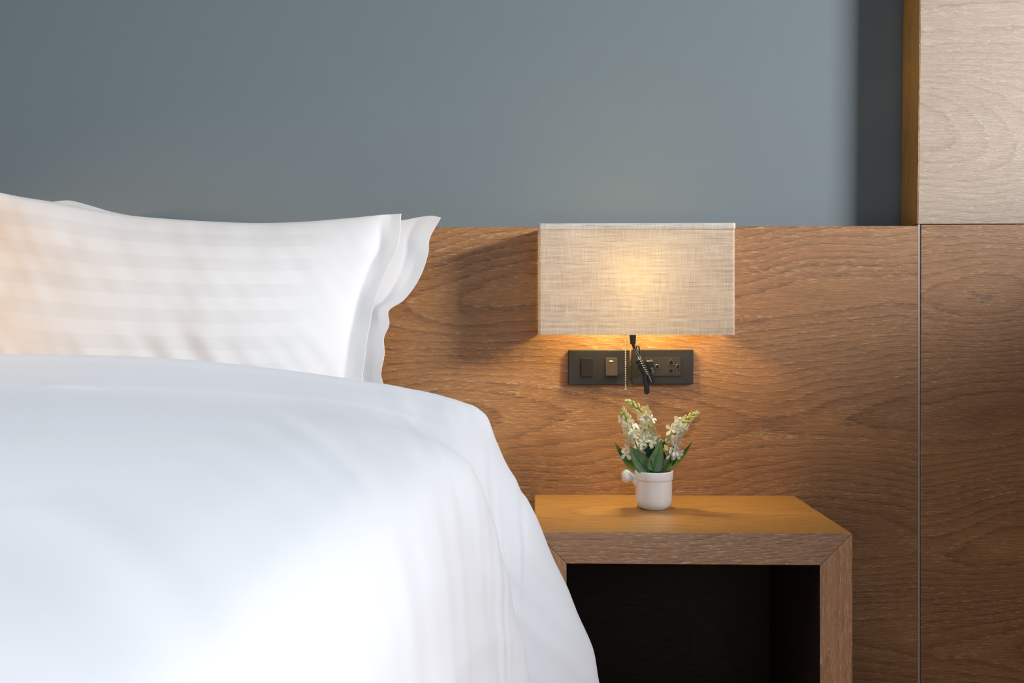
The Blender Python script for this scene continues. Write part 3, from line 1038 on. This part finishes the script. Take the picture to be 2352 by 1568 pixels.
FLO = [mesh_of(floret_bm(5, .0108, 1), 'floret', [M['petal']]), mesh_of(floret_bm(5, .0112, 2), 'floret', [M['petal_cream']]), mesh_of(floret_bm(4, .0110, 3), 'floret', [M['petal']])]
BUD = [mesh_of(bud_bm(), 'bud', [M['bud_green']]), mesh_of(bud_bm(), 'bud', [M['bud_yellow']])]


def place(name, me, parent, loc, direction, scale, spin):
    o = bpy.data.objects.new(name, me)
    COL.objects.link(o)
    o.parent = parent
    o.matrix_parent_inverse = Matrix.Translation(-world_loc(pot_t)) if parent is pot_t else Matrix.Identity(4)
    q = Vector(direction).normalized().to_track_quat('Z', 'Y')
    o.matrix_basis = Matrix.Translation(loc) @ q.to_matrix().to_4x4() @ Matrix.Rotation(spin, 4, 'Z') @ Matrix.Scale(scale, 4)
    return o


def spike(path_px, flo_range, bud_range, n_flo, n_bud, cream, yellow, seed, y0, extra=()):
    rnd = random.Random(seed)
    path = [L(a, b, y0 + dy) for a, b, dy in path_px]
    bm = bmesh.new()
    n = len(path) - 1
    tube(bm, path, [.0017 - .0010 * k / n for k in range(n + 1)], 8, 6)
    st = obj('flower_stem', bm, M['stem'], pot_t, True)
    # children use world coordinates through the stem's own parent inverse
    def at(t):
        p = Vector(cr(path, t * n)); q = Vector(cr(path, min(n, t * n + .05))) - Vector(cr(path, max(0, t * n - .05)))
        return p, q.normalized()
    ga = rnd.uniform(0, 6)
    for k in range(n_flo):
        t = flo_range[0] + (flo_range[1] - flo_range[0]) * (k + .5) / n_flo + rnd.uniform(-.012, .012)
        p, ax_ = at(t)
        ga += 2.4
        s = ax_.cross(Vector((0, 1, 0))).normalized(); w = ax_.cross(s)
        out_ = s * math.cos(ga) + w * math.sin(ga)
        d = (out_ * .95 + ax_ * rnd.uniform(.0, .5) + Vector((0, -.35, 0))).normalized()
        me = FLO[1] if rnd.random() < cream else FLO[rnd.choice((0, 2))]
        place('floret', me, st, p + out_ * rnd.uniform(.0065, .010), d, rnd.uniform(.82, 1.12), rnd.uniform(0, 6))
    for k in range(n_bud):
        f = (k + .5) / n_bud
        t = bud_range[0] + (bud_range[1] - bud_range[0]) * f
        p, ax_ = at(t)
        ga += 2.4
        s = ax_.cross(Vector((0, 1, 0))).normalized(); w = ax_.cross(s)
        out_ = s * math.cos(ga) + w * math.sin(ga)
        d = out_ * (.75 - .5 * f) + ax_
        place('bud', BUD[1] if rnd.random() < yellow else BUD[0], st, p + out_ * (.0028 * (1 - f) + .0007), d, 1.05 - .25 * f, 0)
    for (px, py, dy, cr_) in extra:
        d = Vector((rnd.uniform(-.6, .6), -1, rnd.uniform(-.2, .6)))
        place('floret', FLO[1] if cr_ else FLO[rnd.choice((0, 2))], st, L(px, py, dy), d, rnd.uniform(.8, 1.1), rnd.uniform(0, 6))


spike([(1487, 1086, .0), (1467, 1040, 0), (1450, 1000, 0), (1437, 968, 0), (1430, 944, 0)], (.42, .78), (.74, 1.0), 12, 14, .2, .25, 11, -.016,
      extra=((1440, 1032, -.010, 0), (1437, 1045, -.006, 0)))
spike([(1497, 1086, .0), (1496, 1040, 0), (1494, 1000, 0), (1483, 962, 0), (1462, 940, 0), (1443, 926, 0)], (.30, .68), (.72, 1.0), 18, 14, .45, .6, 23, .004,
      extra=((1478, 1018, -.004, 1), (1468, 1024, -.006, 1), (1473, 1036, -.008, 0), (1502, 1022, -.004, 1), (1510, 1016, 0, 1), (1476, 1003, 0, 1)))
spike([(1517, 1086, .0), (1532, 1040, 0), (1546, 1002, 0), (1562, 976, 0), (1580, 962, 0), (1596, 952, 0)], (.30, .66), (.64, 1.0), 18, 17, .25, .6, 31, -.012,
      extra=((1546, 1034, -.016, 0), (1537, 1044, -.018, 0), (1556, 1038, -.014, 0), (1530, 1036, -.016, 1), (1551, 1048, -.012, 0)))

# ------------------------------------------------------------------ light
def area(name, loc, target, sx, sy, power, col):
    ld = bpy.data.lights.new(name, 'AREA')
    ld.shape = 'RECTANGLE'
    ld.size, ld.size_y = sx, sy
    ld.energy = power
    ld.color = col
    o = bpy.data.objects.new(name, ld)
    COL.objects.link(o)
    o.location = loc
    o.rotation_euler = (Vector(target) - Vector(loc)).to_track_quat('-Z', 'Y').to_euler()
    return o


area('window_daylight', (5.0, -3.05, 2.45), (.2, -.2, .95), 1.35, .5, 435, (1.0, .98, .97))
cl = area('overhead_fill', (-.55, -1.55, 2.75), (-.55, -1.50, 0), 1.6, 1.2, 9.6, (.86, .95, 1.0))  # added soft fill from above for the bed, not a known lamp
cl.data.spread = math.radians(100)
area('room_daylight', (1.0, -3.7, 1.6), (.1, -.5, .6), 1.4, 1.2, 10.5, (.62, .82, 1.0))

pl = bpy.data.lights.new('lamp_bulb_light', 'POINT')
pl.energy = 8.2
pl.color = (1.0, .80, .36)
pl.shadow_soft_size = .036
po = bpy.data.objects.new('lamp_bulb_light', pl)
COL.objects.link(po)
po.location = (cxl, -.062, zc + .030)
pl2 = bpy.data.lights.new('reading_light', 'SPOT')       # reading light on the far side of the bed, outside the frame
pl2.energy = 26
pl2.color = (1.0, .60, .28)
pl2.shadow_soft_size = .05
pl2.spot_size = math.radians(62)
pl2.spot_blend = 1.0
po2 = bpy.data.objects.new('reading_light', pl2)
COL.objects.link(po2)
po2.location = (-1.65, -.75, 1.12)
po2.rotation_euler = (Vector((-1.02, -.30, .84)) - Vector(po2.location)).to_track_quat('-Z', 'Y').to_euler()

w = bpy.data.worlds.new('room_ambient')
w.use_nodes = True
w.node_tree.nodes['Background'].inputs[0].default_value = (1.0, .93, .86, 1)
w.node_tree.nodes['Background'].inputs[1].default_value = 0.045
SC.world = w

SC.view_settings.view_transform = 'Standard'
SC.view_settings.look = 'None'
SC.view_settings.exposure = 0.0
SC.view_settings.gamma = 1.0
